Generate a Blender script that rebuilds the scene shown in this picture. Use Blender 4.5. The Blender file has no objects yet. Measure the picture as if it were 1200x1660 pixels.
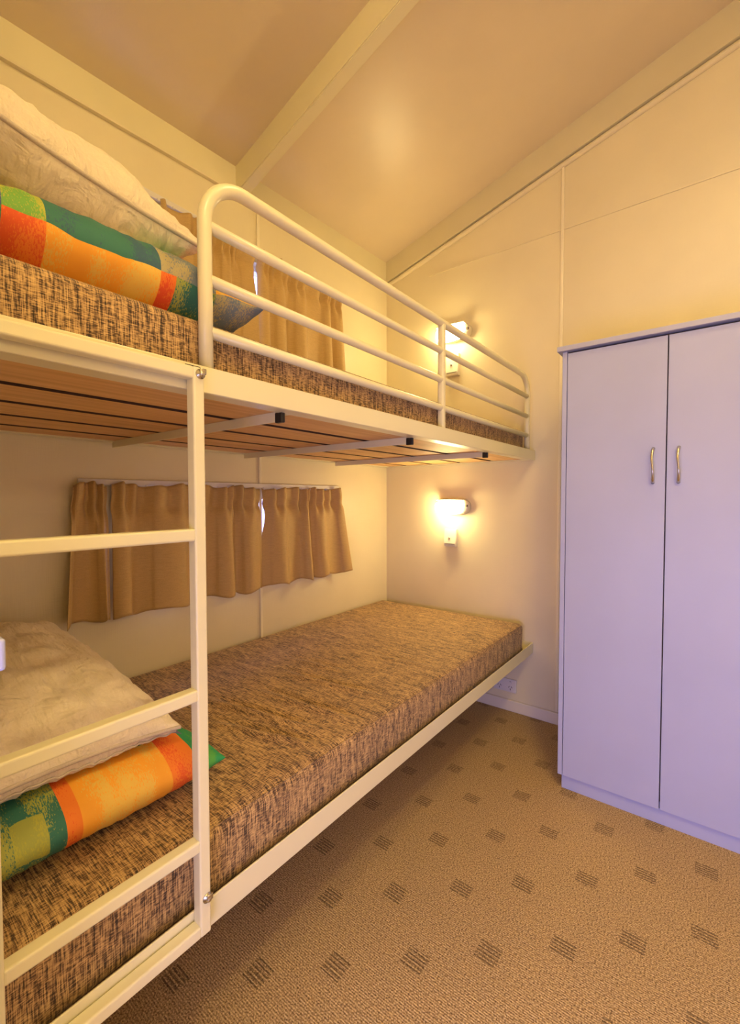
import bpy, bmesh, math, random
from mathutils import Vector, Matrix, noise
random.seed(7)
scn = bpy.context.scene
COL = scn.collection
PI = math.pi

# ------------------------------------------------------------------ materials
def nm(name):
    m = bpy.data.materials.new(name); m.use_nodes = True
    nt = m.node_tree; b = nt.nodes['Principled BSDF']
    return m, nt, b
def N(nt, t, **kw):
    n = nt.nodes.new(t)
    for k, v in kw.items():
        if k in n.inputs.keys(): n.inputs[k].default_value = v
        else: setattr(n, k, v)
    return n
def coords(nt, scale=(1, 1, 1), out='Object', rot=(0, 0, 0)):
    tc = nt.nodes.new('ShaderNodeTexCoord'); mp = nt.nodes.new('ShaderNodeMapping')
    mp.inputs['Scale'].default_value = scale; mp.inputs['Rotation'].default_value = rot
    nt.links.new(tc.outputs[out], mp.inputs['Vector']); return mp.outputs['Vector']
def ramp(nt, fac, stops, interp='LINEAR'):
    r = nt.nodes.new('ShaderNodeValToRGB'); r.color_ramp.interpolation = interp
    e = r.color_ramp.elements
    e[0].position = stops[0][0]; e[0].color = (*stops[0][1], 1)
    e[1].position = stops[-1][0]; e[1].color = (*stops[-1][1], 1)
    for p, c in stops[1:-1]:
        q = e.new(p); q.color = (*c, 1)
    nt.links.new(fac, r.inputs['Fac']); return r.outputs['Color']
def mix(nt, fac, a, b, mode='MIX'):
    m = nt.nodes.new('ShaderNodeMix'); m.data_type = 'RGBA'; m.blend_type = mode
    for i, v in ((0, fac), (6, a), (7, b)):
        if hasattr(v, 'is_linked') or isinstance(v, bpy.types.NodeSocket): nt.links.new(v, m.inputs[i])
        else: m.inputs[i].default_value = v if i == 0 else (*v, 1)
    return m.outputs[2]
def bump(nt, b, h, strength, dist=.002):
    n = nt.nodes.new('ShaderNodeBump'); n.inputs['Strength'].default_value = strength
    n.inputs['Distance'].default_value = dist
    nt.links.new(h, n.inputs['Height']); nt.links.new(n.outputs['Normal'], b.inputs['Normal'])
def mathn(nt, op, a, b=None):
    m = nt.nodes.new('ShaderNodeMath'); m.operation = op
    for i, v in ((0, a), (1, b)):
        if v is None: continue
        if isinstance(v, bpy.types.NodeSocket): nt.links.new(v, m.inputs[i])
        else: m.inputs[i].default_value = v
    return m.outputs[0]

def paint(name, col, rough=.5, bumpk=.05, spec=.5, scale=300, weave=False, metal=0):
    m, nt, b = nm(name)
    v = coords(nt)
    n = N(nt, 'ShaderNodeTexNoise', Scale=3.0, Detail=3.0); nt.links.new(v, n.inputs['Vector'])
    c = ramp(nt, n.outputs['Fac'], [(.3, tuple(x * .96 for x in col)), (.7, tuple(min(1, x * 1.03) for x in col))])
    nt.links.new(c, b.inputs['Base Color'])
    b.inputs['Roughness'].default_value = rough; b.inputs['Metallic'].default_value = metal
    b.inputs['Specular IOR Level'].default_value = spec
    if bumpk:
        f = N(nt, 'ShaderNodeTexNoise', Scale=float(scale), Detail=2.0); nt.links.new(v, f.inputs['Vector'])
        h = f.outputs['Fac']
        if weave:
            w1 = N(nt, 'ShaderNodeTexNoise', Scale=1.0, Detail=1.0); nt.links.new(coords(nt, (260, 260, 14)), w1.inputs['Vector'])
            w2 = N(nt, 'ShaderNodeTexNoise', Scale=1.0, Detail=1.0); nt.links.new(coords(nt, (14, 14, 260)), w2.inputs['Vector'])
            h = mathn(nt, 'ADD', w1.outputs['Fac'], w2.outputs['Fac'])
        bump(nt, b, h, bumpk, .001)
    return m

M = {}
M['wall'] = paint('wall_panel_paint', (.84, .75, .52), .42, .3, .45, weave=True)
M['joint'] = paint('joint_strip', (.92, .84, .62), .3, 0)
M['ceil'] = paint('ceiling_paint', (.78, .66, .47), .36, .22, .5, 160)
M['trim'] = paint('trim_paint', (.82, .75, .50), .4, .05)
M['base'] = paint('baseboard_paint', (.82, .74, .62), .4, .05)
M['frame'] = paint('powdercoat_white', (.84, .78, .51), .28, .03, .5, 500)
M['ward'] = paint('wardrobe_laminate', (.47, .50, .72), .45, .12, .4, 240)
M['ward_edge'] = paint('wardrobe_edge', (.47, .48, .62), .45, .05)
M['dark'] = paint('black_plastic', (.015, .014, .013), .4, 0)
M['gap'] = paint('shadow_gap_edge', (.10, .07, .05), .6, 0)
M['plastic'] = paint('cream_plastic', (.82, .76, .64), .35, 0)
M['outlet'] = paint('outlet_plastic', (.80, .76, .74), .35, 0)
M['slot'] = paint('slot_dark', (.05, .03, .02), .6, 0)
M['chrome'] = paint('brushed_steel', (.62, .58, .50), .25, 0, .5, metal=1)
M['track'] = paint('curtain_track_plastic', (.82, .78, .74), .4, 0)
M['winframe'] = paint('window_aluminium', (.75, .75, .78), .35, 0)

def m_wood():
    m, nt, b = nm('ply_slat')
    n = N(nt, 'ShaderNodeTexNoise', Scale=1.0, Detail=5.0, Roughness=.6); nt.links.new(coords(nt, (55, 2.5, 55)), n.inputs['Vector'])
    c = ramp(nt, n.outputs['Fac'], [(.3, (.62, .35, .13)), (.55, (.78, .48, .20)), (.75, (.86, .56, .26))])
    nt.links.new(c, b.inputs['Base Color']); b.inputs['Roughness'].default_value = .55
    bump(nt, b, n.outputs['Fac'], .15, .001); return m
M['wood'] = m_wood()
M['slat_shade'] = paint('painted_slat_gap_shade', (.07, .035, .018), .8, 0)  # shade between the slats, painted as a dark colour

def m_mattress():
    m, nt, b = nm('woven_brown_fabric')
    n1 = N(nt, 'ShaderNodeTexNoise', Scale=1.0, Detail=3.0, Roughness=.65); nt.links.new(coords(nt, (34, 520, 34)), n1.inputs['Vector'])
    n2 = N(nt, 'ShaderNodeTexNoise', Scale=1.0, Detail=2.0, Roughness=.6); nt.links.new(coords(nt, (600, 85, 600)), n2.inputs['Vector'])
    n3 = N(nt, 'ShaderNodeTexNoise', Scale=1.0, Detail=2.0); nt.links.new(coords(nt, (9, 60, 9)), n3.inputs['Vector'])
    s = mathn(nt, 'ADD', mathn(nt, 'MULTIPLY', n1.outputs['Fac'], .50), mathn(nt, 'MULTIPLY', n2.outputs['Fac'], .38))
    s = mathn(nt, 'ADD', s, mathn(nt, 'MULTIPLY', n3.outputs['Fac'], .12))
    c = ramp(nt, s, [(.41, (.03, .017, .010)), (.465, (.16, .086, .038)), (.515, (.46, .28, .115)), (.61, (.74, .50, .21))])
    nt.links.new(c, b.inputs['Base Color']); b.inputs['Roughness'].default_value = .75
    b.inputs['Sheen Weight'].default_value = .15
    bump(nt, b, s, .5, .003); return m
M['mattress'] = m_mattress()

def m_carpet():
    m, nt, b = nm('ribbed_loop_carpet')
    v = coords(nt)
    a = N(nt, 'ShaderNodeTexNoise', Scale=260.0, Detail=2.0, Roughness=.7); nt.links.new(v, a.inputs['Vector'])
    base = ramp(nt, a.outputs['Fac'], [(.34, (.17, .105, .045)), (.46, (.46, .31, .14)), (.55, (.68, .48, .22)), (.68, (.86, .66, .33))])
    sx = nt.nodes.new('ShaderNodeSeparateXYZ'); nt.links.new(v, sx.inputs[0])
    X, Y = sx.outputs[0], sx.outputs[1]
    # fine ribs along X
    rib = mathn(nt, 'SINE', mathn(nt, 'MULTIPLY', Y, 2 * PI / .0052))
    rib2 = mathn(nt, 'SINE', mathn(nt, 'MULTIPLY', X, 2 * PI / .007))
    ribs = mathn(nt, 'ADD', mathn(nt, 'MULTIPLY', rib, .5), .5)
    col = mix(nt, mathn(nt, 'MULTIPLY', mathn(nt, 'SUBTRACT', 1.0, ribs), .38), base, (.14, .075, .035))
    # motif lattice: two interleaved rectangular grids, cell .272 x .246
    def motif(ox, oy):
        px, py = .272, .2465
        fx = mathn(nt, 'ABSOLUTE', mathn(nt, 'SUBTRACT', mathn(nt, 'FRACT', mathn(nt, 'DIVIDE', mathn(nt, 'ADD', X, 10 * px - ox + px / 2), px)), .5))
        fy = mathn(nt, 'ABSOLUTE', mathn(nt, 'SUBTRACT', mathn(nt, 'FRACT', mathn(nt, 'DIVIDE', mathn(nt, 'ADD', Y, 30 * py - oy + py / 2), py)), .5))
        return mathn(nt, 'MULTIPLY', mathn(nt, 'LESS_THAN', fx, .027 / px), mathn(nt, 'LESS_THAN', fy, .025 / py))
    mask = mathn(nt, 'MAXIMUM', motif(1.062, -1.366), motif(1.194, -1.245))
    ln = mathn(nt, 'GREATER_THAN', mathn(nt, 'SINE', mathn(nt, 'MULTIPLY', mathn(nt, 'ADD', Y, .0), 2 * PI / .0092)), .1)
    b2 = N(nt, 'ShaderNodeTexNoise', Scale=170.0, Detail=1.0); nt.links.new(v, b2.inputs['Vector'])
    ln = mathn(nt, 'MULTIPLY', ln, mathn(nt, 'GREATER_THAN', b2.outputs['Fac'], .36))
    mask = mathn(nt, 'MULTIPLY', mathn(nt, 'MULTIPLY', mask, ln), .62)
    col = mix(nt, mask, col, (.045, .025, .015))
    nt.links.new(col, b.inputs['Base Color']); b.inputs['Roughness'].default_value = .95
    b.inputs['Specular IOR Level'].default_value = .1
    h = mathn(nt, 'ADD', mathn(nt, 'MULTIPLY', ribs, .6), a.outputs['Fac'])
    bump(nt, b, h, .6, .003); return m
M['carpet'] = m_carpet()

def m_cloth(name, col, dark, rough=.8, pucker=0., fine=420):
    m, nt, b = nm(name)
    v = coords(nt)
    a = N(nt, 'ShaderNodeTexNoise', Scale=float(fine), Detail=2.0); nt.links.new(v, a.inputs['Vector'])
    h = N(nt, 'ShaderNodeTexNoise', Scale=1.0, Detail=2.0); nt.links.new(coords(nt, (40, 40, 600)), h.inputs['Vector'])
    s = mathn(nt, 'ADD', mathn(nt, 'MULTIPLY', a.outputs['Fac'], .5), mathn(nt, 'MULTIPLY', h.outputs['Fac'], .5))
    c = ramp(nt, s, [(.35, dark), (.65, col)])
    nt.links.new(c, b.inputs['Base Color']); b.inputs['Roughness'].default_value = rough
    b.inputs['Sheen Weight'].default_value = .1
    if pucker:
        p1 = N(nt, 'ShaderNodeTexNoise', Scale=16.0, Detail=5.0, Roughness=.55, Distortion=.8); nt.links.new(v, p1.inputs['Vector'])
        p2 = N(nt, 'ShaderNodeTexNoise', Scale=1.0, Detail=2.0); nt.links.new(coords(nt, (14, 70, 30)), p2.inputs['Vector'])
        bump(nt, b, mathn(nt, 'ADD', p1.outputs['Fac'], mathn(nt, 'MULTIPLY', p2.outputs['Fac'], .45)), pucker, .022)
    else: bump(nt, b, s, .15, .001)
    return m
M['curtain'] = m_cloth('tan_curtain_cloth', (.62, .42, .17), (.50, .33, .125), .6)
M['cream'] = m_cloth('cream_quilted_cotton', (.86, .75, .58), (.80, .69, .52), .85, .8)
M['piping'] = m_cloth('cream_piping', (.78, .66, .50), (.68, .57, .43), .8)
M['zip'] = m_cloth('zip_tape', (.62, .52, .42), (.5, .42, .34), .6)

OR = (.90, .40, .03); RD = (.78, .085, .015); TE = (.03, .17, .13); YG = (.45, .45, .06); GR = (.10, .40, .06)
PU = (.17, .16, .30); YE = (.80, .56, .10); GB = (.17, .22, .27); EM = (.02, .34, .13); TG = (.52, .42, .18); BL = (.03, .09, .18); RO = (.86, .22, .02); LV = (.45, .42, .50)
def m_patch(name, rows, square=None):
    m, nt, b = nm(name)
    tc = nt.nodes.new('ShaderNodeTexCoord')
    wob = N(nt, 'ShaderNodeTexNoise', Scale=5.0, Detail=1.0); nt.links.new(tc.outputs['UV'], wob.inputs['Vector'])
    sx = nt.nodes.new('ShaderNodeSeparateXYZ'); nt.links.new(tc.outputs['UV'], sx.inputs[0])
    dw = mathn(nt, 'MULTIPLY', mathn(nt, 'SUBTRACT', wob.outputs['Fac'], .5), .030)
    U = mathn(nt, 'ADD', sx.outputs[0], dw); V = mathn(nt, 'ADD', sx.outputs[1], mathn(nt, 'MULTIPLY', dw, .6))
    sp = N(nt, 'ShaderNodeTexNoise', Scale=230.0, Detail=3.0, Roughness=.7); nt.links.new(tc.outputs['UV'], sp.inputs['Vector'])
    lo = N(nt, 'ShaderNodeTexNoise', Scale=11.0, Detail=2.0); nt.links.new(tc.outputs['UV'], lo.inputs['Vector'])
    spk = mathn(nt, 'GREATER_THAN', mathn(nt, 'ADD', mathn(nt, 'MULTIPLY', sp.outputs['Fac'], .5), mathn(nt, 'MULTIPLY', lo.outputs['Fac'], .5)), .525)
    spk = mathn(nt, 'MULTIPLY', spk, .8)
    def band(l): return ramp(nt, U, l if len(l) > 1 else l * 2, 'CONSTANT')
    col = None
    for v0, l in rows:
        c = mix(nt, spk, band([(u, a) for u, a, q in l]), band([(u, q) for u, a, q in l]))
        col = c if col is None else mix(nt, mathn(nt, 'GREATER_THAN', V, v0), col, c)
    if square:
        u0, u1, v0, v1, cc = square
        k = mathn(nt, 'MULTIPLY', mathn(nt, 'MULTIPLY', mathn(nt, 'GREATER_THAN', U, u0), mathn(nt, 'LESS_THAN', U, u1)), mathn(nt, 'MULTIPLY', mathn(nt, 'GREATER_THAN', V, v0), mathn(nt, 'LESS_THAN', V, v1)))
        col = mix(nt, mathn(nt, 'MULTIPLY', k, .75), col, cc)
    nt.links.new(col, b.inputs['Base Color']); b.inputs['Roughness'].default_value = .7
    f = N(nt, 'ShaderNodeTexNoise', Scale=500.0, Detail=1.0); nt.links.new(tc.outputs['Object'], f.inputs['Vector']); bump(nt, b, f.outputs['Fac'], .1, .001)
    return m
M['patch_up'] = m_patch('bright_patchwork_print', [
    (0, [(0, GB, TG), (.22, TE, YG), (.37, RD, RO), (.424, OR, YE), (.756, RO, RD), (.86, GR, TE)]),
    (.497, [(0, OR, YE), (.22, GB, TG), (.424, TE, BL), (.756, YG, GR), (.86, PU, BL)]),
    (.545, [(0, RD, OR), (.20, GR, EM), (.40, TG, LV), (.74, YG, YE), (.86, OR, YE)]),
    (.62, [(0, EM, TE), (.3, OR, YE), (.6, TE, GR), (.8, RD, RO)])])
M['patch_low'] = m_patch('patchwork_print_orange_band', [
    (0, [(0, GR, EM), (.10, BL, TE), (.60, PU, GB)]),
    (.458, [(0, EM, GR), (.125, RO, RD), (.247, OR, YE), (.583, RO, RD), (.635, TE, YG), (.90, GB, PU)]),
    (.565, [(0, EM, GR), (.10, PU, GB), (.25, TE, EM), (.5, OR, YE), (.75, GR, YG)]),
    (.64, [(0, TE, YG), (.2, RO, OR), (.4, GR, EM), (.7, YG, TE)])], (.69, .78, .49, .535, YG))
def m_emit(name, col, s):
    m, nt, b = nm(name)
    b.inputs['Base Color'].default_value = (*[min(1, c) for c in col], 1)
    b.inputs['Emission Color'].default_value = (*col, 1); b.inputs['Emission Strength'].default_value = s
    return m
M['lamp'] = m_emit('lit_lamp_diffuser', (1, .76, .34), 46)
M['lamp_up'] = M['lamp']; M['lamp_fill'] = m_emit('added_fill_lamp_diffuser', (1, .75, .34), 36)  # last one is for the added lamp that fills the lower bunk
M['dome'] = m_emit('lit_ceiling_dome', (1, .74, .35), 44)
M['dome_fill'] = m_emit('added_fill_dome', (1, .76, .34), 105)  # added out-of-view dome, warm fill on ladder and bed frames
def m_glass():
    m, nt, b = nm('window_glass')
    b.inputs['Base Color'].default_value = (1, 1, 1, 1); b.inputs['Roughness'].default_value = .0
    b.inputs['Transmission Weight'].default_value = 1; b.inputs['IOR'].default_value = 1.05
    return m
M['glass'] = m_glass()

# ------------------------------------------------------------------ helpers
def prop(o, label=None, cat=None, group=None, kind=None):
    if label: o['label'] = label
    if cat: o['category'] = cat
    if group: o['group'] = group
    if kind: o['kind'] = kind
    return o
def empty(name, loc, label, cat, group=None):
    o = bpy.data.objects.new(name, None); o.location = loc; o.empty_display_size = .05
    COL.objects.link(o); return prop(o, label, cat, group)
def link(name, bm, mat, parent=None, smooth=False, origin=None):
    """bm is in world coordinates; re-based on parent (or on origin)"""
    base = Vector((0, 0, 0))
    if parent is not None:
        p = parent
        while p is not None: base += p.location; p = p.parent
    org = Vector(origin) if origin is not None else base
    bmesh.ops.translate(bm, verts=bm.verts, vec=-org)
    bmesh.ops.recalc_face_normals(bm, faces=bm.faces)
    me = bpy.data.meshes.new(name); bm.to_mesh(me); bm.free()
    mats = mat if isinstance(mat, (list, tuple)) else [mat]
    for q in mats: me.materials.append(q)
    if smooth:
        for p in me.polygons: p.use_smooth = True
    o = bpy.data.objects.new(name, me); COL.objects.link(o)
    if parent is not None: o.parent = parent
    o.location = org - base
    return o
def box(bm, x0, x1, y0, y1, z0, z1, bev=0, seg=2, mi=0):
    vs = [bm.verts.new((x, y, z)) for x in (x0, x1) for y in (y0, y1) for z in (z0, z1)]
    F = [(0, 1, 3, 2), (4, 6, 7, 5), (0, 4, 5, 1), (2, 3, 7, 6), (0, 2, 6, 4), (1, 5, 7, 3)]
    fs = [bm.faces.new([vs[i] for i in f]) for f in F]
    for f in fs: f.material_index = mi
    if bev:
        es = set(e for f in fs for e in f.edges)
        r = bmesh.ops.bevel(bm, geom=list(es), offset=bev, segments=seg, affect='EDGES', profile=.5)
        for f in r['faces']: f.material_index = mi
    return vs
def bx(name, x0, x1, y0, y1, z0, z1, mat, parent=None, bev=0, smooth=False, origin=None, seg=2):
    bm = bmesh.new(); box(bm, x0, x1, y0, y1, z0, z1, bev, seg)
    return link(name, bm, mat, parent, smooth, origin)
def sweep(bm, pts, r, n=14, caps=True, rfun=None):
    pts = [Vector(p) for p in pts]; rings = []
    t0 = (pts[1] - pts[0]).normalized()
    up = Vector((1, 0, 0)) if abs(t0.x) < .9 else Vector((0, 0, 1))
    u = (up - t0 * up.dot(t0)).normalized()
    for i, p in enumerate(pts):
        if i == 0: t = pts[1] - pts[0]
        elif i == len(pts) - 1: t = pts[-1] - pts[-2]
        else: t = (pts[i + 1] - pts[i]).normalized() + (pts[i] - pts[i - 1]).normalized()
        t.normalize(); u = (u - t * u.dot(t)).normalized(); w = t.cross(u)
        rr = rfun(i / (len(pts) - 1)) if rfun else r
        rings.append([bm.verts.new(p + u * (math.cos(2 * PI * k / n) * rr) + w * (math.sin(2 * PI * k / n) * rr)) for k in range(n)])
    for a, b in zip(rings, rings[1:]):
        for k in range(n): bm.faces.new((a[k], a[(k + 1) % n], b[(k + 1) % n], b[k]))
    if caps:
        bm.faces.new(rings[0][::-1]); bm.faces.new(rings[-1])
def tube(name, pts, r, mat, parent=None, n=14, rfun=None, origin=None):
    bm = bmesh.new(); sweep(bm, pts, r, n, True, rfun)
    return link(name, bm, mat, parent, True, origin)
def lathe(bm, prof, c, axis, n=28):
    """prof: (radius, height) ; axis vector from c"""
    axis = Vector(axis).normalized(); u = axis.orthogonal().normalized(); w = axis.cross(u); c = Vector(c)
    rings = []
    for r, h in prof:
        rings.append([bm.verts.new(c + axis * h + (u * math.cos(2 * PI * k / n) + w * math.sin(2 * PI * k / n)) * max(r, 1e-5)) for k in range(n)])
    for a, b in zip(rings, rings[1:]):
        for k in range(n): bm.faces.new((a[k], a[(k + 1) % n], b[(k + 1) % n], b[k]))
    bm.faces.new(rings[0][::-1]); bm.faces.new(rings[-1])
def struct(o): o['kind'] = 'structure'; return o

# ------------------------------------------------------------------ room shell
def ceil_z(x, y): return 2.508 + .285 * x + .040 * max(y, -2.3)
X1, YB = 2.60, -3.05          # far side wall, hall wall
o = bx('floor', -.12, X1 + .1, YB - .1, .12, -.08, 0, M['carpet'], origin=(0, 0, 0)); struct(o)

bm = bmesh.new()
ys = [YB - .1, -2.3, .12]
top = []
for y in ys:
    top.append([bm.verts.new((x, y, ceil_z(x, y) + dz)) for x in (-.12, X1 + .1) for dz in (0, .08)])
for a, b in zip(top, top[1:]):
    for i, j in ((0, 2), (2, 3), (3, 1), (1, 0)): bm.faces.new((a[i], a[j], b[j], b[i]))
for a in (top[0], top[-1]): bm.faces.new((a[0], a[2], a[3], a[1]))
struct(link('ceiling', bm, M['ceil'], origin=(0, 0, 2.5)))

# left wall with two window openings (boxes around the holes)
WIN = [(-1.54, -.53, .716, 1.115), (-1.54, -.53, 1.762, 2.125)]
bm = bmesh.new()
TH = .07
def prism_yz(bm, x0, x1, poly):
    a = [bm.verts.new((x0, y, z)) for y, z in poly]; b = [bm.verts.new((x1, y, z)) for y, z in poly]
    bm.faces.new(a); bm.faces.new(b[::-1]); n = len(poly)
    for i in range(n): bm.faces.new((a[i], b[i], b[(i + 1) % n], a[(i + 1) % n]))
def prism_xz(bm, y0, y1, poly):
    a = [bm.verts.new((x, y0, z)) for x, z in poly]; b = [bm.verts.new((x, y1, z)) for x, z in poly]
    bm.faces.new(a); bm.faces.new(b[::-1]); n = len(poly)
    for i in range(n): bm.faces.new((a[i], b[i], b[(i + 1) % n], a[(i + 1) % n]))
zt = ceil_z(0, 0) + .02
wy0, wy1 = WIN[0][0], WIN[0][1]
box(bm, -TH, 0, YB, wy0, 0, zt); box(bm, -TH, 0, wy1, 0, 0, zt)
zs = [0, WIN[0][2], WIN[0][3], WIN[1][2], WIN[1][3], zt]
for i in (0, 2, 4): box(bm, -TH, 0, wy0, wy1, zs[i], zs[i + 1])
struct(link('wall_left', bm, M['wall'], origin=(0, -1, 0)))
bm = bmesh.new(); prism_xz(bm, 0, .07, [(-TH, 0), (X1, 0), (X1, ceil_z(X1, 0) + .03), (-TH, ceil_z(-TH, 0) + .03)])
struct(link('wall_end', bm, M['wall'], origin=(1, 0, 0)))
bm = bmesh.new(); box(bm, X1, X1 + .07, YB, .07, 0, 3.3)
struct(link('wall_right', bm, M['wall'], origin=(X1, -2, 0)))
# partition behind the bunks, doorway to its right (the camera stands in it)
PX = 1.115
bm = bmesh.new(); prism_xz(bm, -2.225, -2.155, [(0, 0), (PX, 0), (PX, ceil_z(PX, -2.2) + .02), (0, ceil_z(0, -2.2) + .02)])
struct(link('wall_partition', bm, M['wall'], origin=(.5, -2.2, 0)))
# hall wall with a glazed opening
HW = (.75, 2.25, .08, 1.05)
bm = bmesh.new()
box(bm, -TH, HW[0], YB - .07, YB, 0, 3.3); box(bm, HW[1], X1 + .07, YB - .07, YB, 0, 3.3)
box(bm, HW[0], HW[1], YB - .07, YB, 0, HW[2]); box(bm, HW[0], HW[1], YB - .07, YB, HW[3], 3.3)
struct(link('wall_back', bm, M['wall'], origin=(1, YB, 0)))

def window(name, axis, a0, a1, z0, z1, pos):
    """frame + mullion + glass; axis 'y' for left wall, 'x' for hall wall"""
    bm = bmesh.new(); t = .022
    def b(a, a_, z, z_, d=.03):
        if axis == 'y': box(bm, pos - d / 2, pos + d / 2, a, a_, z, z_)
        else: box(bm, a, a_, pos - d / 2, pos + d / 2, z, z_)
    b(a0, a1, z0, z0 + t); b(a0, a1, z1 - t, z1); b(a0, a0 + t, z0 + t, z1 - t); b(a1 - t, a1, z0 + t, z1 - t)
    mid = (a0 + a1) / 2; b(mid - .012, mid + .012, z0 + t, z1 - t, .024)
    org = (pos, mid, z0) if axis == 'y' else (mid, pos, z0)
    w = struct(link(name, bm, M['winframe'], origin=org))
    bm = bmesh.new()
    if axis == 'y': box(bm, pos - .002, pos + .002, a0 + .01, a1 - .01, z0 + .01, z1 - .01)
    else: box(bm, a0 + .01, a1 - .01, pos - .002, pos + .002, z0 + .01, z1 - .01)
    link('pane', bm, M['glass'], w)
    return w
window('window_1', 'y', *WIN[0], -.045)
window('window_2', 'y', *WIN[1], -.045)
window('window_3', 'x', *HW, YB - .035)

# trims -------------------------------------------------------------
tn = 0
def trim(bm, mat=M['trim'], origin=(0, 0, 2)):
    global tn; tn += 1
    return struct(link('trim_%d' % tn, bm, mat, origin=origin))
# fascia board along left wall below ceiling, and bead below
for (ya, yb) in ((-2.155, -1.085), (-1.035, 0.0)):
    bm = bmesh.new()
    for d0, d1, t in ((.0, .102, .012),):
        prism = [(ya, ceil_z(0, ya) - d1), (yb, ceil_z(0, yb) - d1), (yb, ceil_z(0, yb) - d0 + .006), (ya, ceil_z(0, ya) - d0 + .006)]
        prism_yz(bm, .0, t, prism)
    trim(bm, origin=(0, (ya + yb) / 2, 2.4))
bm = bmesh.new()
prism_yz(bm, 0, .015, [(-2.155, ceil_z(0, -2.155) - .108), (0, ceil_z(0, 0) - .108), (0, ceil_z(0, 0) - .101), (-2.155, ceil_z(0, -2.155) - .101)])
trim(bm, M['wall'])
# raked cornice board on the end wall and its quad bead
bm = bmesh.new()
prism_xz(bm, -.022, 0, [(.012, ceil_z(.012, 0) - .118), (X1, ceil_z(X1, 0) - .158), (X1, ceil_z(X1, 0) + .004), (.012, ceil_z(.012, 0) + .004)])
trim(bm, origin=(1, 0, 2.5))
bm = bmesh.new()
sl = Vector((X1, 0, ceil_z(X1, 0) - .178)) - Vector((.014, 0, ceil_z(.014, 0) - .134))
sweep(bm, [Vector((.014, -.006, ceil_z(.014, 0) - .134)) + sl * (i / 6) for i in range(7)], .0125, 12)
trim(bm, M['wall'], (1, 0, 2.4))
# horizontal joint strip & vertical joint strips
bm = bmesh.new(); box(bm, .30, X1, -.004, 0, 2.351, 2.358); trim(bm, M['wall'], (1, 0, 2.35))
bm = bmesh.new(); box(bm, 1.009, 1.023, -.010, 0, 0.06, 2.635, .003); trim(bm, M['joint'], (1, 0, 1))
bm = bmesh.new(); box(bm, 0, .008, -.977, -.963, 0.06, 2.35, .003); trim(bm, M['joint'], (0, -1, 1))
# ceiling beam, follows the rake
bm = bmesh.new()
ya, yb = -1.088, -1.040
for d in (0,):
    a = [(0, 2.508 + .04 * -1.08 + .01), (X1, 2.508 + .285 * X1 + .04 * -1.08 + .01)]
    prism_xz(bm, ya, yb, [(0, ceil_z(0, ya) - .108), (X1, ceil_z(X1, ya) - .108), (X1, ceil_z(X1, ya) + .02), (0, ceil_z(0, ya) + .02)])
bmesh.ops.bevel(bm, geom=[e for e in bm.edges if abs((e.verts[0].co - e.verts[1].co).x) > 1], offset=.003, segments=2, affect='EDGES')
trim(bm, origin=(0, -1.06, 2.4))
# baseboards
bm = bmesh.new(); box(bm, 0, 1.15, -.014, 0, 0, .058, .004); box(bm, 1.80, X1, -.014, 0, 0, .058, .004)
struct(link('baseboard_end', bm, M['base'], origin=(.5, 0, 0)))
bm = bmesh.new(); box(bm, 0, .014, -2.155, -.014, 0, .058, .004)
struct(link('baseboard_left', bm, M['base'], origin=(0, -1, 0)))
# door jamb at the left edge of the view, with the catch on it
bm = bmesh.new(); box(bm, PX, PX + .012, -2.235, -2.149, 0, 2.10, .003)
jamb = struct(link('door_1', bm, M['base'], origin=(PX, -2.19, 0)))

# ------------------------------------------------------------------ bunk bed
FX, YL = .900, -2.135       # front face of side rails, left end of beds
bed = empty('bunk_bed', (.45, -1.07, 0), 'white powder-coated steel bunk bed with ladder and guard rail, fixed along the wall', 'bunk bed')
slat0 = None; bar0 = None
def bed_level(zb, h, glob):
    global slat0, bar0
    # perimeter rail: angle section, vertical web + flange
    bm = bmesh.new(); t = .004
    box(bm, FX - t, FX, YL, -.003, zb, zb + h, .0015); box(bm, FX - .042, FX - t, YL + .004, -.004, zb, zb + .004)
    box(bm, .004, .004 + t, YL, -.003, zb, zb + h); box(bm, .008, .045, YL + .004, -.004, zb, zb + .004)
    box(bm, .008, FX - t, -.007, -.003, zb, zb + h); box(bm, .045, FX - .042, -.04, -.007, zb, zb + .004)
    box(bm, .008, FX - t, YL, YL + .004, zb, zb + h); box(bm, .045, FX - .042, YL + .004, YL + .036, zb, zb + .004)
    link('bed_frame', bm, M['frame'], bed)
    xs = [.012, .164, .337, .512, .687, .862]
    for a, b in zip(xs, xs[1:]):
        sl_ = bx('slat', a + .013, b - .013, YL + .006, -.009, zb + .0045, zb + .0165, M['wood'], bed, .001)
        sl_.data.materials.append(M['slat_shade'])
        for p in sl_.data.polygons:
            if abs(p.normal.x) > .9: p.material_index = 1  # side faces get the painted gap shade
    for y in (-1.59, -1.07, -.50):
        bm = bmesh.new(); box(bm, .03, .862, y - .004, y, zb - .018, zb + .004); box(bm, .03, .862, y, y + .024, zb - .0005, zb + .0035)
        c = link('cross_bar', bm, M['frame'], bed, origin=(.45, y, zb))
        bm = bmesh.new(); box(bm, .846, .868, y - .008, y + .003, zb - .021, zb + .001, .002)
        q = link('end_clip', bm, M['dark'], c); prop(q, 'black plastic clip on the end of the cross bar')
        bm = bmesh.new(); lathe(bm, [(.006, 0), (.006, .003), (.003, .005)], (.72, y + .012, zb - .0005), (0, 0, -1), 12)
        link('bolt', bm, M['chrome'], c, True)
bed_level(.325, .052, 0)
bed_level(1.283, .046, 1)
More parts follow.
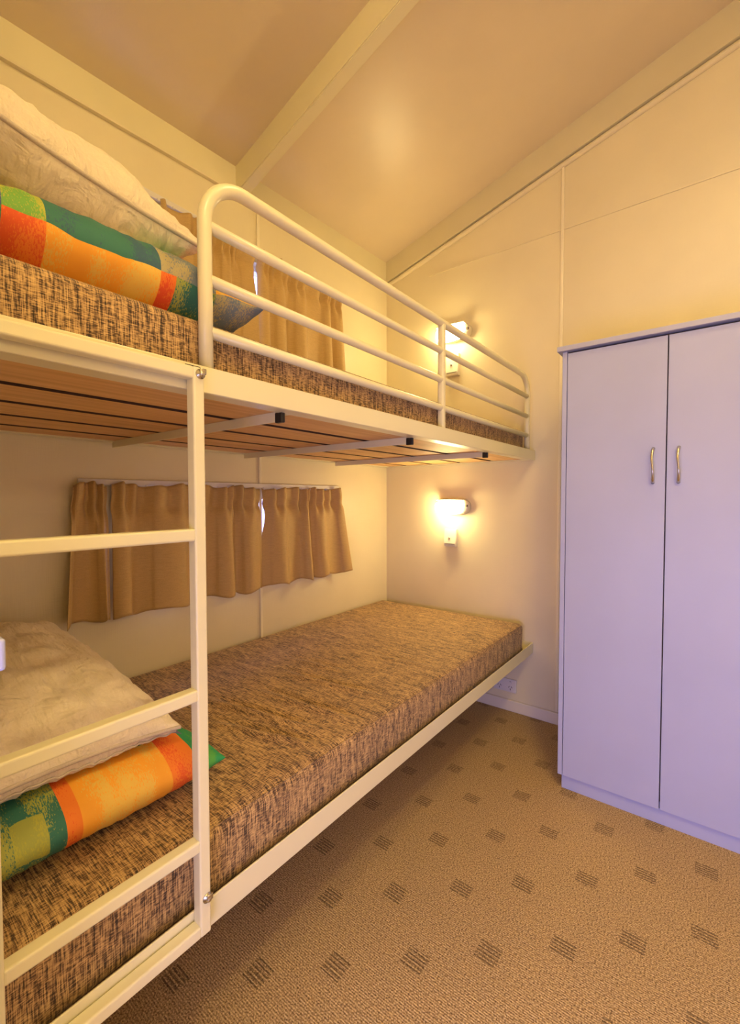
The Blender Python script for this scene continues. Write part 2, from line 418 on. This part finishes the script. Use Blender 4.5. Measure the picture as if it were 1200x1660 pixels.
# guard rail
GX, ZG = .8845, 1.673
guard = bpy.data.objects.new('guard_rail', None); COL.objects.link(guard); guard.parent = bed; guard.location = Vector((GX, -.93, 1.33)) - bed.location
def arc_path(y0, y1, z0, z1, r, n=10):
    p = [(GX, y0, z0), (GX, y0, (z0 + z1) / 2)]
    for i in range(n + 1):
        a = PI - PI / 2 * i / n; p.append((GX, y0 + r + r * math.cos(a), z1 - r + r * math.sin(a)))
    for i in range(1, 6): p.append((GX, y0 + r + (y1 - y0 - 2 * r) * i / 6, z1))
    for i in range(n + 1):
        a = PI / 2 - PI / 2 * i / n; p.append((GX, y1 - r + r * math.cos(a), z1 - r + r * math.sin(a)))
    p += [(GX, y1, (z0 + z1) / 2), (GX, y1, z0)]
    return p
tube('hoop', arc_path(-1.786, -.078, 1.300, ZG, .085), .0125, M['frame'], guard, 18)
for z in (1.582, 1.488, 1.396):
    tube('rail', [(GX, -1.786 + i * (1.708 / 4), z) for i in range(5)], .0105, M['frame'], guard, 16)
bx('post', GX - .011, GX + .011, -.932, -.912, 1.300, ZG, M['frame'], guard, .005, True, seg=3)
# ladder
LX0, LX1 = .9015, .9245
LY0, LY1, LW = -2.119, -1.8145, .0205
ladder = bpy.data.objects.new('ladder', None); COL.objects.link(ladder); ladder.parent = bed; ladder.location = Vector((.913, -1.967, .34)) - bed.location
def sq(name, *a): return bx(name, *a, M['frame'], ladder, .0035, False, seg=3)
sq('post', LX0, LX1, LY1 - LW, LY1, .343, 1.3175)
sq('post', LX0, LX1, LY0, LY0 + LW, .343, 1.3175)
for z in (.343, .4935, .755, 1.0275, 1.297):
    sq('rung', LX0 + .0005, LX1 - .0005, LY0 + LW - .002, LY1 - LW + .002, z, z + .0205)
    # weld fillets where the rung meets the right-hand post
for z in (1.306, .408):
    bm = bmesh.new()
    lathe(bm, [(.0085, 0), (.0085, .0015), (.0045, .002), (.0045, .007), (.003, .0085)], (LX1, LY1 - .008, z), (1, 0, 0), 16)
    box(bm, LX1 + .004, LX1 + .008, LY1 - .012, LY1 - .001, z - .0015, z + .0085, .0012)
    q = link('wing_bolt', bm, M['chrome'], ladder, True); prop(q, 'silver wing bolt on the ladder post')
bx('hook_pad', LX0 - .004, LX1 - .006, LY1 - .03, LY1 - .004, 1.3177, 1.3195, M['dark'], ladder)

# ------------------------------------------------------------------ mattresses
def rounded_box_grid(name, x0, x1, y0, y1, z0, z1, r, mat, disp=None, nx=60, ny=130, nz=10):
    bm = bmesh.new()
    def axis(n, a, b, r):
        k = 5; t = [a + r * (1 - math.cos(PI / 2 * i / k)) for i in range(k)]
        m = [a + r + (b - a - 2 * r) * i / (n) for i in range(n + 1)]
        return t + m + [b - r * (1 - math.cos(PI / 2 * i / k)) for i in range(k - 1, -1, -1)]
    ax = [axis(nx, x0, x1, r), axis(ny, y0, y1, r), axis(nz, z0, z1, r)]
    cache = {}
    def vert(x, y, z):
        key = (round(x, 6), round(y, 6), round(z, 6))
        if key in cache: return cache[key]
        p = Vector((x, y, z))
        q = Vector((min(max(x, x0 + r), x1 - r), min(max(y, y0 + r), y1 - r), min(max(z, z0 + r), z1 - r)))
        d = p - q
        if d.length > 1e-9:
            # cube -> rounded
            m = max(abs(d.x), abs(d.y), abs(d.z)); d = d.normalized() * m
            p = q + d
        nrm = d.normalized() if d.length > 1e-9 else Vector((0, 0, 1))
        if disp: p = p + disp(p, nrm)
        v = bm.verts.new(p); cache[key] = v; return v
    def face(fn, A, B):
        for i in range(len(A) - 1):
            for j in range(len(B) - 1):
                bm.faces.new([fn(A[i], B[j]), fn(A[i + 1], B[j]), fn(A[i + 1], B[j + 1]), fn(A[i], B[j + 1])])
    face(lambda a, b: vert(a, b, z1), ax[0], ax[1]); face(lambda a, b: vert(a, b, z0), ax[0], ax[1])
    face(lambda a, b: vert(a, y0, b), ax[0], ax[2]); face(lambda a, b: vert(a, y1, b), ax[0], ax[2])
    face(lambda a, b: vert(x0, a, b), ax[1], ax[2]); face(lambda a, b: vert(x1, a, b), ax[1], ax[2])
    return link(name, bm, mat, None, True, ((x0 + x1) / 2, (y0 + y1) / 2, z0))
def md_low(p, n):
    d = Vector((0, 0, 0))
    if n.z > .5:
        f = max(0, min(1, (p.x - .02) / .1)) * max(0, min(1, (.86 - p.x) / .06)) * max(0, min(1, (-.08 - p.y) / .1))
        h = .0025 * noise.noise(Vector((p.x * 5, p.y * 5, 1)))
        for yc, xa, xb, amp, sl in ((-1.44, .36, .78, .006, .22), (-1.33, .45, .86, .005, .1), (-1.17, .38, .80, .0045, .12), (-1.53, .50, .86, .005, .3), (-1.05, .30, .62, .003, .15), (-.86, .5, .83, .002, .1)):
            yy = yc + sl * (p.x - .6) + .012 * noise.noise(Vector((p.x * 9, yc, 3)))
            w = max(0, min(1, (p.x - xa) / .12)) * max(0, min(1, (xb - p.x) / .12))
            dd = (p.y - yy) / .014
            h += 1.7 * amp * w * (math.exp(-dd * dd) - .8 * math.exp(-(dd - 1.7) ** 2))
        d.z += h * f
    if abs(n.x) > .5 or abs(n.y) > .5:
        d += Vector((n.x, n.y, 0)) * .003 * noise.noise(Vector((p.x * 6, p.y * 6, p.z * 9)))
    return d
o = rounded_box_grid('mattress', .010, .874, -2.125, -.062, .3425, .482, .024, M['mattress'], md_low, 50, 330, 8)
bm = bmesh.new(); sweep(bm, [(.8685, -2.10 + 2.00 * i / 40, .4765) for i in range(41)], .0016, 8); link('seam', bm, M['mattress'], o, True)
matt_low = prop(o, 'brown woven foam mattress on the lower bunk, top fully in view', 'mattress', 'brown bunk mattresses')
def md_up(p, n):
    if abs(n.x) > .5 or abs(n.y) > .5: return Vector((n.x, n.y, 0)) * .0025 * noise.noise(Vector((p.x * 6, p.y * 5, p.z * 9)))
    return Vector((0, 0, 0))
o = rounded_box_grid('mattress', .012, .866, -2.122, -.066, 1.3005, 1.424, .02, M['mattress'], md_up, 12, 60, 6)
matt_up = prop(o, 'brown woven mattress on the upper bunk behind the guard rail', 'mattress', 'brown bunk mattresses')

# ------------------------------------------------------------------ pillows
from mathutils.bvhtree import BVHTree
def bvh_of(o):
    me = o.data; off = Vector(o.location)
    return BVHTree.FromPolygons([v.co + off for v in me.vertices], [tuple(p.vertices) for p in me.polygons])
def pillow(name, c, half, thick, mat, seed, wr, place0, label, cat, group, quilt=False, pinch=.12, zipseam=False, ex=2.6, rest=()):
    trees = [bvh_of(q) for q in rest]
    def place(p):
        q = place0(p); top = None
        for t in trees:
            h = t.ray_cast(Vector((q.x, q.y, 3.0 if q.z > 1.2 else 1.2)), Vector((0, 0, -1)))
            if h[0] is not None and (top is None or h[0].z > top): top = h[0].z
        if top is not None:
            lift = top + .0025 + (.004 if p.z >= 0 else 0)
            # soft contact
            d = q.z - lift
            if d < .012: q.z = lift + .012 * math.exp(min(0, (d - .012) / .012)) if d < .012 else q.z
        return q
    """a: -1..1 along x (a=+1 front), b: -1..1 along y (b=+1 far/right end)"""
    nA, nB = 84, 64
    bm = bmesh.new(); uvl = bm.loops.layers.uv.new('UVMap')
    def sp(i, n):    # denser near rim
        t = -1 + 2 * i / n; return math.sin(t * PI / 2)
    def base(a, b, s):
        e = (max(0, 1 - abs(a) ** ex) ** .5) * (max(0, 1 - abs(b) ** ex) ** .5)
        # corner pinch: sides bow inwards in the middle -> ears
        ax = a * (1 - pinch * (1 - b * b) * abs(a) ** 3 * .5); bx_ = b * (1 - pinch * (1 - a * a) * abs(b) ** 3 * .5)
        p = Vector((ax * half[0], bx_ * half[1], s * thick * e))
        w = noise.noise(Vector((a * 2.6 + seed, b * 2.2, s * 3))) * 1.0 + noise.noise(Vector((a * 7 + seed, b * 6, s * 5 + 2))) * .45 + noise.noise(Vector((a * 15, b * 14 + seed, s))) * .22
        edge = (abs(a) ** 4 + abs(b) ** 4)
        p.z += s * wr * w * (e ** .6)
        # radial gathers near the seams
        p.z += s * wr * .3 * math.sin(b * 46 + 4 * noise.noise(Vector((b * 4, seed, 0)))) * abs(a) ** 6 * e ** .5
        p.z += s * wr * .3 * math.sin(a * 46 + 4 * noise.noise(Vector((a * 4, seed, 5)))) * abs(b) ** 6 * e ** .5
        if quilt:
            q = abs(math.sin((a * half[0] + b * half[1]) * 62)) * abs(math.sin((a * half[0] - b * half[1]) * 62))
            p.z += s * .0018 * q * e
        return p
    G = {}
    for s in (1, -1):
        for i in range(nA + 1):
            for j in range(nB + 1):
                rim = i in (0, nA) or j in (0, nB)
                key = (0 if rim else s, i, j)
                if key in G: continue
                G[key] = bm.verts.new(place(base(sp(i, nA), sp(j, nB), s)))
    def g(s, i, j):
        rim = i in (0, nA) or j in (0, nB); return G[(0 if rim else s, i, j)]
    def arc(i, s):
        # v from the front rim: .5 at rim, grows over the top
        a = sp(i, nA); ln = 0; prev = None
        d = (1 - a) * half[0]; e = thick * (max(0, 1 - abs(a) ** ex) ** .5)
        L = math.hypot(d * .8, e) / (2 * half[0])
        return .5 + s * L * .5
    arcs = {s: [arc(i, s) for i in range(nA + 1)] for s in (1, -1)}
    for s in (1, -1):
        for i in range(nA):
            for j in range(nB):
                idx = [(i, j), (i + 1, j), (i + 1, j + 1), (i, j + 1)]
                f = bm.faces.new([g(s, a, b) for a, b in (idx if s > 0 else idx[::-1])])
                for l, (a, b) in zip(f.loops, (idx if s > 0 else idx[::-1])):
                    l[uvl].uv = ((1 - sp(b, nB)) / 2, arcs[s][a])
    org = place(Vector((0, 0, -thick)))
    rim_pts = []
    for t in range(0, nB + 1): rim_pts.append(place(base(1, sp(t, nB), 1)))
    o = link(name, bm, mat, None, True, org)
    prop(o, label, cat, group)
    if zipseam:
        bm = bmesh.new(); sweep(bm, rim_pts[3:-3], .0042, 8)
        # flat zip tape just below the piping
        link('piping', bm, M['zip'], o, True)
        for q in ((-1,) if not quilt else ()):
            pts = [place(base(.985, sp(t, nB), -1) + Vector((.002, 0, 0))) for t in range(6, nB - 5)]
            bm = bmesh.new(); sweep(bm, pts, .0022, 6); link('zip', bm, M['zip'], o, True)
    return o
def placer(c, tilt=0, yaw=0, bend=0, roll=0):
    R = Matrix.Rotation(yaw, 3, 'Z') @ Matrix.Rotation(roll, 3, 'Y') @ Matrix.Rotation(tilt, 3, 'X')
    c = Vector(c)
    def f(p):
        q = Vector(p); q.z -= bend * q.y * q.y
        return c + R @ q
    return f
# lower bunk
D = math.radians
pp = pillow('patterned_pillow', None, (.365, .235), .074, M['patch_low'], 3.1, .007, placer((.412, -1.922, .538), D(-1), D(1)),
       'multicoloured patchwork pillow lying on the lower bunk mattress, under a cream pillow', 'pillow', 'bright patchwork pillows', rest=(matt_low,), pinch=.05, ex=3.4)
pillow('cream_pillow', None, (.345, .195), .090, M['cream'], 8.7, .018, placer((.400, -1.965, .680), D(-3), D(2), roll=D(8)),
       'plain cream pillow on top of the patchwork pillow on the lower bunk', 'pillow', 'cream pillows', zipseam=True, rest=(pp, matt_low))
# upper bunk
pp = pillow('patterned_pillow', None, (.375, .250), .092, M['patch_up'], 5.3, .007, placer((.475, -1.872, 1.495), 0, D(-1)),
       'multicoloured patchwork pillow on the upper bunk mattress, under the quilted pillow', 'pillow', 'bright patchwork pillows', rest=(matt_up,), pinch=.05, ex=3.6)
pillow('cream_pillow', None, (.350, .215), .114, M['cream'], 12.9, .020, placer((.425, -1.925, 1.718), D(-8), D(1), roll=D(12)),
       'quilted cream pillow with a zip seam, topmost on the upper bunk', 'pillow', 'cream pillows', quilt=True, zipseam=True, rest=(pp, matt_up))

# ------------------------------------------------------------------ curtains
def curtain(name, y0, y1, zt, zb, folds, seed, label, group, flare=(0, 0), amp=.017, x0=.030, gapcurve=0, sag=0):
    bm = bmesh.new(); nu, nv = 200, 44
    rnd = random.Random(seed)
    ph = [rnd.uniform(0, 6.28) for _ in range(6)]
    rows = []
    for j in range(nv + 1):
        v = j / nv                       # 0 top .. 1 bottom
        row = []
        for i in range(nu + 1):
            u = i / nu
            w = u + .055 * math.sin(6.3 * u * 1.3 + ph[0]) + .02 * math.sin(6.3 * u * 2.7 + ph[1]) + .012 * v * math.sin(9 * u + ph[2])
            # broad folds grow downwards, pleats only in the heading
            f = math.sin(2 * PI * folds * w + ph[3]); f = math.copysign(abs(f) ** .7, f)
            broad = amp * (.40 + 1.0 * v) * f + amp * .5 * math.sin(2 * PI * folds * .5 * w + ph[4]) * v
            hd = math.exp(-((v - .16) / .10) ** 2)
            pl = math.sin(2 * PI * folds * 2.6 * w + ph[5]); top = (1 - v) ** 6
            pleat = (.011 * top + .008 * hd) * pl
            waist = -.010 * math.exp(-((v - .17) / .05) ** 2)
            y = y0 + (y1 - y0) * u + v * (flare[0] * (1 - u) ** 3 + flare[1] * u ** 3) + .006 * math.sin(2 * PI * folds * w * 1 + ph[4]) * v
            if gapcurve:   # edge pulled back, opening a gap near the top
                e = u if gapcurve > 0 else 1 - u
                y -= gapcurve * (max(0, e - .8) / .2) ** 2 * math.exp(-((v - .28) / .2) ** 2)
            z = zt - (zt - zb) * v
            z += .006 * math.sin(2 * PI * folds * w * 1.3 + ph[1]) * (v ** 3) - sag * v * (1 - u)
            z += (.006 * math.sin(2 * PI * folds * .8 * w + ph[2]) + .003 * pl) * (1 - v) ** 5
            x = x0 + broad + pleat + waist + .016 * v
            row.append(bm.verts.new((max(x, .0165 if v < .12 else .005), y, z)))
        rows.append(row)
    for a, b in zip(rows, rows[1:]):
        for i in range(nu): bm.faces.new((a[i], a[i + 1], b[i + 1], b[i]))
    o = link(name, bm, M['curtain'], None, True, (0.02, (y0 + y1) / 2, zt))
    md = o.modifiers.new('thickness', 'SOLIDIFY'); md.thickness = .0016; md.offset = 0
    prop(o, label, 'curtain', group)
    # stitched hem: a doubled band just above the lower edge
    return o
gl, gu = 'tan curtains on the lower window', 'tan curtains on the upper window'
curtain('curtain', -1.712, -1.609, 1.146, .702, 1.3, 1, 'narrow tan curtain at the left end of the lower window', gl, flare=(-.035, .0), amp=.016)
curtain('curtain', -1.598, -.984, 1.146, .702, 3.4, 2, 'wide tan curtain in the middle of the lower window, right of the narrow one', gl, flare=(-.004, .003), amp=.020)
curtain('curtain', -.978, -.470, 1.143, .706, 3.6, 3, 'tan curtain at the right end of the lower window, nearest the lamp', gl, flare=(-.004, .045), gapcurve=-.024, amp=.020)
curtain('curtain', -1.420, -1.008, 2.160, 1.735, 3.2, 4, 'tan curtain at the left of the upper window, partly behind the pillows', gu, flare=(0, -.01), gapcurve=.018, amp=.018)
curtain('curtain', -.985, -.440, 2.162, 1.735, 4.2, 6, 'tan curtain at the right of the upper window, behind the guard rail', gu, flare=(-.02, -.01), amp=.018)
for z, l in ((1.152, 'white curtain track above the lower window'), (2.172, 'white curtain track above the upper window')):
    t = bx('curtain_track', .0, .014, -1.69, -.455, z - .010, z + .010, M['track'], None, .002, origin=(0, -1.07, z))
    prop(t, l, 'curtain track', 'curtain tracks')
    for k in range(21):
        y = -1.65 + k * .0575
        bx('glide', .014, .020, y - .003, y + .003, z - .016, z - .006, M['track'], t, .001)

# ------------------------------------------------------------------ wall lamps, switches, outlet
def wall_lamp(z, label, mat):
    cx = .452; before = set(COL.objects)
    e = empty('wall_lamp', (cx, 0, z), label, 'lamp', 'oval wall lamps on the end wall')
    # rounded base
    def oval(bm, cx, cz, hx, hz, y0, y1, n=40, ex=2.6, dome=0, rows=1, shrink=0, hz2=None):
        rings = []
        for r in range(rows + 1):
            t = r / rows
            if dome: s = max(.03, (1 - t ** 2.4) ** (1 / 2.4))
            else: s = 1 - shrink * t
            ring = []
            for k in range(n):
                a = 2 * PI * k / n; ca, sa = math.cos(a), math.sin(a)
                px = math.copysign(abs(ca) ** (2 / ex), ca) * hx * s; pz = math.copysign(abs(sa) ** (2 / ex), sa) * hz * s
                ring.append(bm.verts.new((cx + px, y0 + (y1 - y0) * t, cz + pz)))
            rings.append(ring)
        for a, b in zip(rings, rings[1:]):
            for k in range(n): bm.faces.new((a[k], a[(k + 1) % n], b[(k + 1) % n], b[k]))
        bm.faces.new(rings[0]); bm.faces.new(rings[-1][::-1])
    bm = bmesh.new(); oval(bm, cx + .012, z + .006, .098, .046, 0, -.030, rows=3, shrink=.06)
    link('base', bm, M['plastic'], e, True)
    bm = bmesh.new(); oval(bm, cx - .004, z, .080, .038, -.0302, -.092, ex=3.4, dome=1, rows=14)
    link('lamp_shade', bm, mat, e, True)
    bm = bmesh.new(); box(bm, cx - .078, cx + .088, -.060, -.002, z + .0395, z + .0455, .0025); link('visor', bm, M['plastic'], e)
    bx('switch', cx + .092, cx + .104, -.040, -.026, z + .004, z + .016, M['gap'], e, .002)
    return e
wall_lamp(1.045, 'lit oval wall lamp above the lower bunk', M['lamp'])
wall_lamp(1.985, 'lit oval wall lamp above the upper bunk, seen through the guard rail', M['lamp_up'])
side = wall_lamp(1.60, 'added oval fill lamp on the unseen side wall opposite the bunks', M['lamp_fill'])
side.location = (X1, -1.95, 1.60); side.rotation_euler = (0, 0, -PI / 2); del side['group']  # added lamp out of view, brightens the lower bunk
def wall_switch(cx, z0, z1, label):
    e = empty('light_switch', (cx, 0, z0), label, 'switch', 'switches under the wall lamps')
    bm = bmesh.new(); w = .037; a = []
    for x in (cx - w, cx + w):
        a.append([bm.verts.new(p) for p in ((x, 0, z0), (x, -.026, z0 + .004), (x, -.028, z0 + .018), (x, -.020, z1), (x, 0, z1))])
    for i in range(5): bm.faces.new((a[0][i], a[0][(i + 1) % 5], a[1][(i + 1) % 5], a[1][i]))
    bm.faces.new(a[0]); bm.faces.new(a[1][::-1])
    bmesh.ops.bevel(bm, geom=list(bm.edges), offset=.002, segments=2, affect='EDGES')
    link('cover', bm, M['plastic'], e)
    zc = (z0 + z1) / 2
    bm = bmesh.new(); lathe(bm, [(.0062, 0), (.0062, .004), (.004, .006)], (cx - .004, -.0235, zc), (0, -1, 0), 16)
    link('button', bm, M['chrome'], e, True)
    bx('groove', cx - w + .006, cx + w - .008, -.0288, -.0265, z0 + .0165, z0 + .0185, M['gap'], e)
wall_switch(.448, .826, .925, 'cream wall switch under the lower lamp')
wall_switch(.456, 1.762, 1.882, 'cream wall switch under the upper lamp, behind the guard rail')
# power outlet
e = empty('power_outlet', (.760, 0, .132), 'white double power outlet low on the end wall, below the bunk', 'power outlet')
bx('plate', .702, .819, -.012, 0, .098, .166, M['outlet'], e, .003)
for cx in (.732, .790):
    for dx, dz, rot in ((-.007, -.012, .5), (.007, -.012, -.5), (0, -.024, 0)):
        bm = bmesh.new(); box(bm, -.0011, .0011, -.0008, .0002, -.0045, .0045)
        bmesh.ops.rotate(bm, verts=bm.verts, cent=(0, 0, 0), matrix=Matrix.Rotation(rot, 3, 'Y'))
        bmesh.ops.translate(bm, verts=bm.verts, vec=(cx + dx, -.0122, .138 + dz))
        link('socket_slot', bm, M['slot'], e)
    r = bx('rocker', cx - .006, cx + .006, -.0148, -.0118, .146, .157, M['outlet'], e, .001)
    bx('mark', cx - .003, cx + .003, -.0152, -.0146, .154, .156, M['slot'], r)

# ------------------------------------------------------------------ wardrobe
w = empty('wardrobe', (1.475, -.24, 0), 'tall pale two-door laminate wardrobe against the end wall', 'wardrobe')
XL, XR, YF = 1.152, 1.802, -.498
bm = bmesh.new()
box(bm, XL, XL + .016, YF + .001, -.002, .055, 1.632, .001); box(bm, XR - .016, XR, YF + .001, -.002, .055, 1.632, .001)
box(bm, XL + .016, XR - .016, -.018, -.002, .055, 1.632); box(bm, XL + .016, XR - .016, YF + .02, -.018, .055, .071)
link('carcass', bm, M['ward'], w)
bx('plinth', XL + .012, XR - .012, -.484, -.004, 0, .0545, M['ward'], w)
bx('top_panel', XL - .016, XR + .016, YF - .014, -.002, 1.6325, 1.650, M['ward_edge'], w, .001)
bx('shadow_strip', XL + .017, XR - .017, YF + .016, YF + .019, .075, 1.631, M['gap'], w)
xm = (XL + XR) / 2
def door(xa, xb, hx):
    bm = bmesh.new(); box(bm, xa, xb, YF, YF + .0155, .056, 1.624, .0008)
    d = link('door', bm, M['ward'], w, origin=(xa, YF, .056))
    pts = []
    for i in range(25):
        t = i / 24; z = 1.148 + t * .112
        y = YF - .026 * min(1, math.sin(PI * t) ** .5 * 1.05)
        pts.append((hx + .002 * math.sin(2 * PI * t), min(y, YF - .0), z))
    bm = bmesh.new(); sweep(bm, pts, .004, 12, True, lambda t: .0032 + .0024 * abs(2 * t - 1) ** 1.5)
    h = link('handle', bm, M['chrome'], d, True); prop(h, 'brushed metal bow handle')
door(XL + .0185, xm - .0018, 1.441); door(xm + .0018, XR - .0185, 1.511)

# ------------------------------------------------------------------ catch on the door jamb
bm = bmesh.new(); box(bm, PX - .0, PX + .0150, -2.1488, -2.135, .952, .980, .003, 3)
cat = link('door_catch', bm, M['ward'], jamb)

# ------------------------------------------------------------------ ceiling light (above the frame) and an added fill dome
nrm = Vector((.285, .04, -1)).normalized()
for lx, ly, ll in ((1.66, -1.22, 'round white dome light on the sloping ceiling in front of the wardrobe'), (2.15, -2.40, 'added round fill dome, unseen on the ceiling near the doorway')):
  LC = Vector((lx, ly, 0)); LC.z = 2.508 + .285 * lx + .04 * max(ly, -2.3)
  nrm = Vector((.285, .04 if ly > -2.3 else 0, -1)).normalized()
  e = empty('ceiling_light', LC, ll, 'ceiling light')
  bm = bmesh.new(); lathe(bm, [(.135, 0), (.135, .018), (.125, .022)], LC, nrm, 40); link('base', bm, M['plastic'], e, True)
  bm = bmesh.new(); lathe(bm, [(.12, .0222)] + [(.12 * math.cos(a * PI / 20), .0222 + .055 * math.sin(a * PI / 20)) for a in range(1, 10)], LC, nrm, 40)
  link('dome', bm, M['dome' if lx < 2 else 'dome_fill'], e, True)

# ------------------------------------------------------------------ daylight
wd = bpy.data.worlds.new('World'); scn.world = wd; wd.use_nodes = True
bg = wd.node_tree.nodes['Background']; bg.inputs['Color'].default_value = (.42, .42, 1.0, 1); bg.inputs['Strength'].default_value = 1.0
def area(name, loc, rot, sx, sy, power, col):
    l = bpy.data.lights.new(name, 'AREA'); l.shape = 'RECTANGLE'; l.size = sx; l.size_y = sy; l.energy = power; l.color = col
    o = bpy.data.objects.new(name, l); COL.objects.link(o); o.location = loc; o.rotation_euler = rot; return o
for zc in (.93, 1.94):
    area('daylight_window', (-.30, -1.03, zc + .12), (0, -PI / 2 - .35, 0), .5, 1.1, 6, (.34, .38, 1.0))
area('daylight_hall', ((HW[0] + HW[1]) / 2, YB + .26, (HW[2] + HW[3]) / 2), (PI / 2 - .55, 0, 0), 1.4, .85, 20, (.50, .48, 1.0))

# ------------------------------------------------------------------ camera
cam = bpy.data.cameras.new('camera'); co = bpy.data.objects.new('camera', cam); COL.objects.link(co)
cam.sensor_fit = 'HORIZONTAL'; cam.sensor_width = 36; cam.lens = 724.417 / 1200 * 36; cam.clip_start = .01
yaw, pit, rol = math.radians(37.77751), math.radians(-1.85313), math.radians(-.06595)
r = Vector((math.cos(yaw), math.sin(yaw), 0)); f = Vector((-math.sin(yaw), math.cos(yaw), 0)); u = Vector((0, 0, 1))
f2 = f * math.cos(pit) + u * math.sin(pit); u2 = u * math.cos(pit) - f * math.sin(pit)
r3 = r * math.cos(rol) + u2 * math.sin(rol); u3 = u2 * math.cos(rol) - r * math.sin(rol)
mw = Matrix((( r3.x, u3.x, -f2.x, 1.60864), (r3.y, u3.y, -f2.y, -2.24355), (r3.z, u3.z, -f2.z, 1.1), (0, 0, 0, 1)))
co.matrix_world = mw
scn.camera = co
vs = scn.view_settings
vs.view_transform = 'Standard'; vs.look = 'None'; vs.exposure = 0.56; vs.gamma = 1.0; vs.use_curve_mapping = False
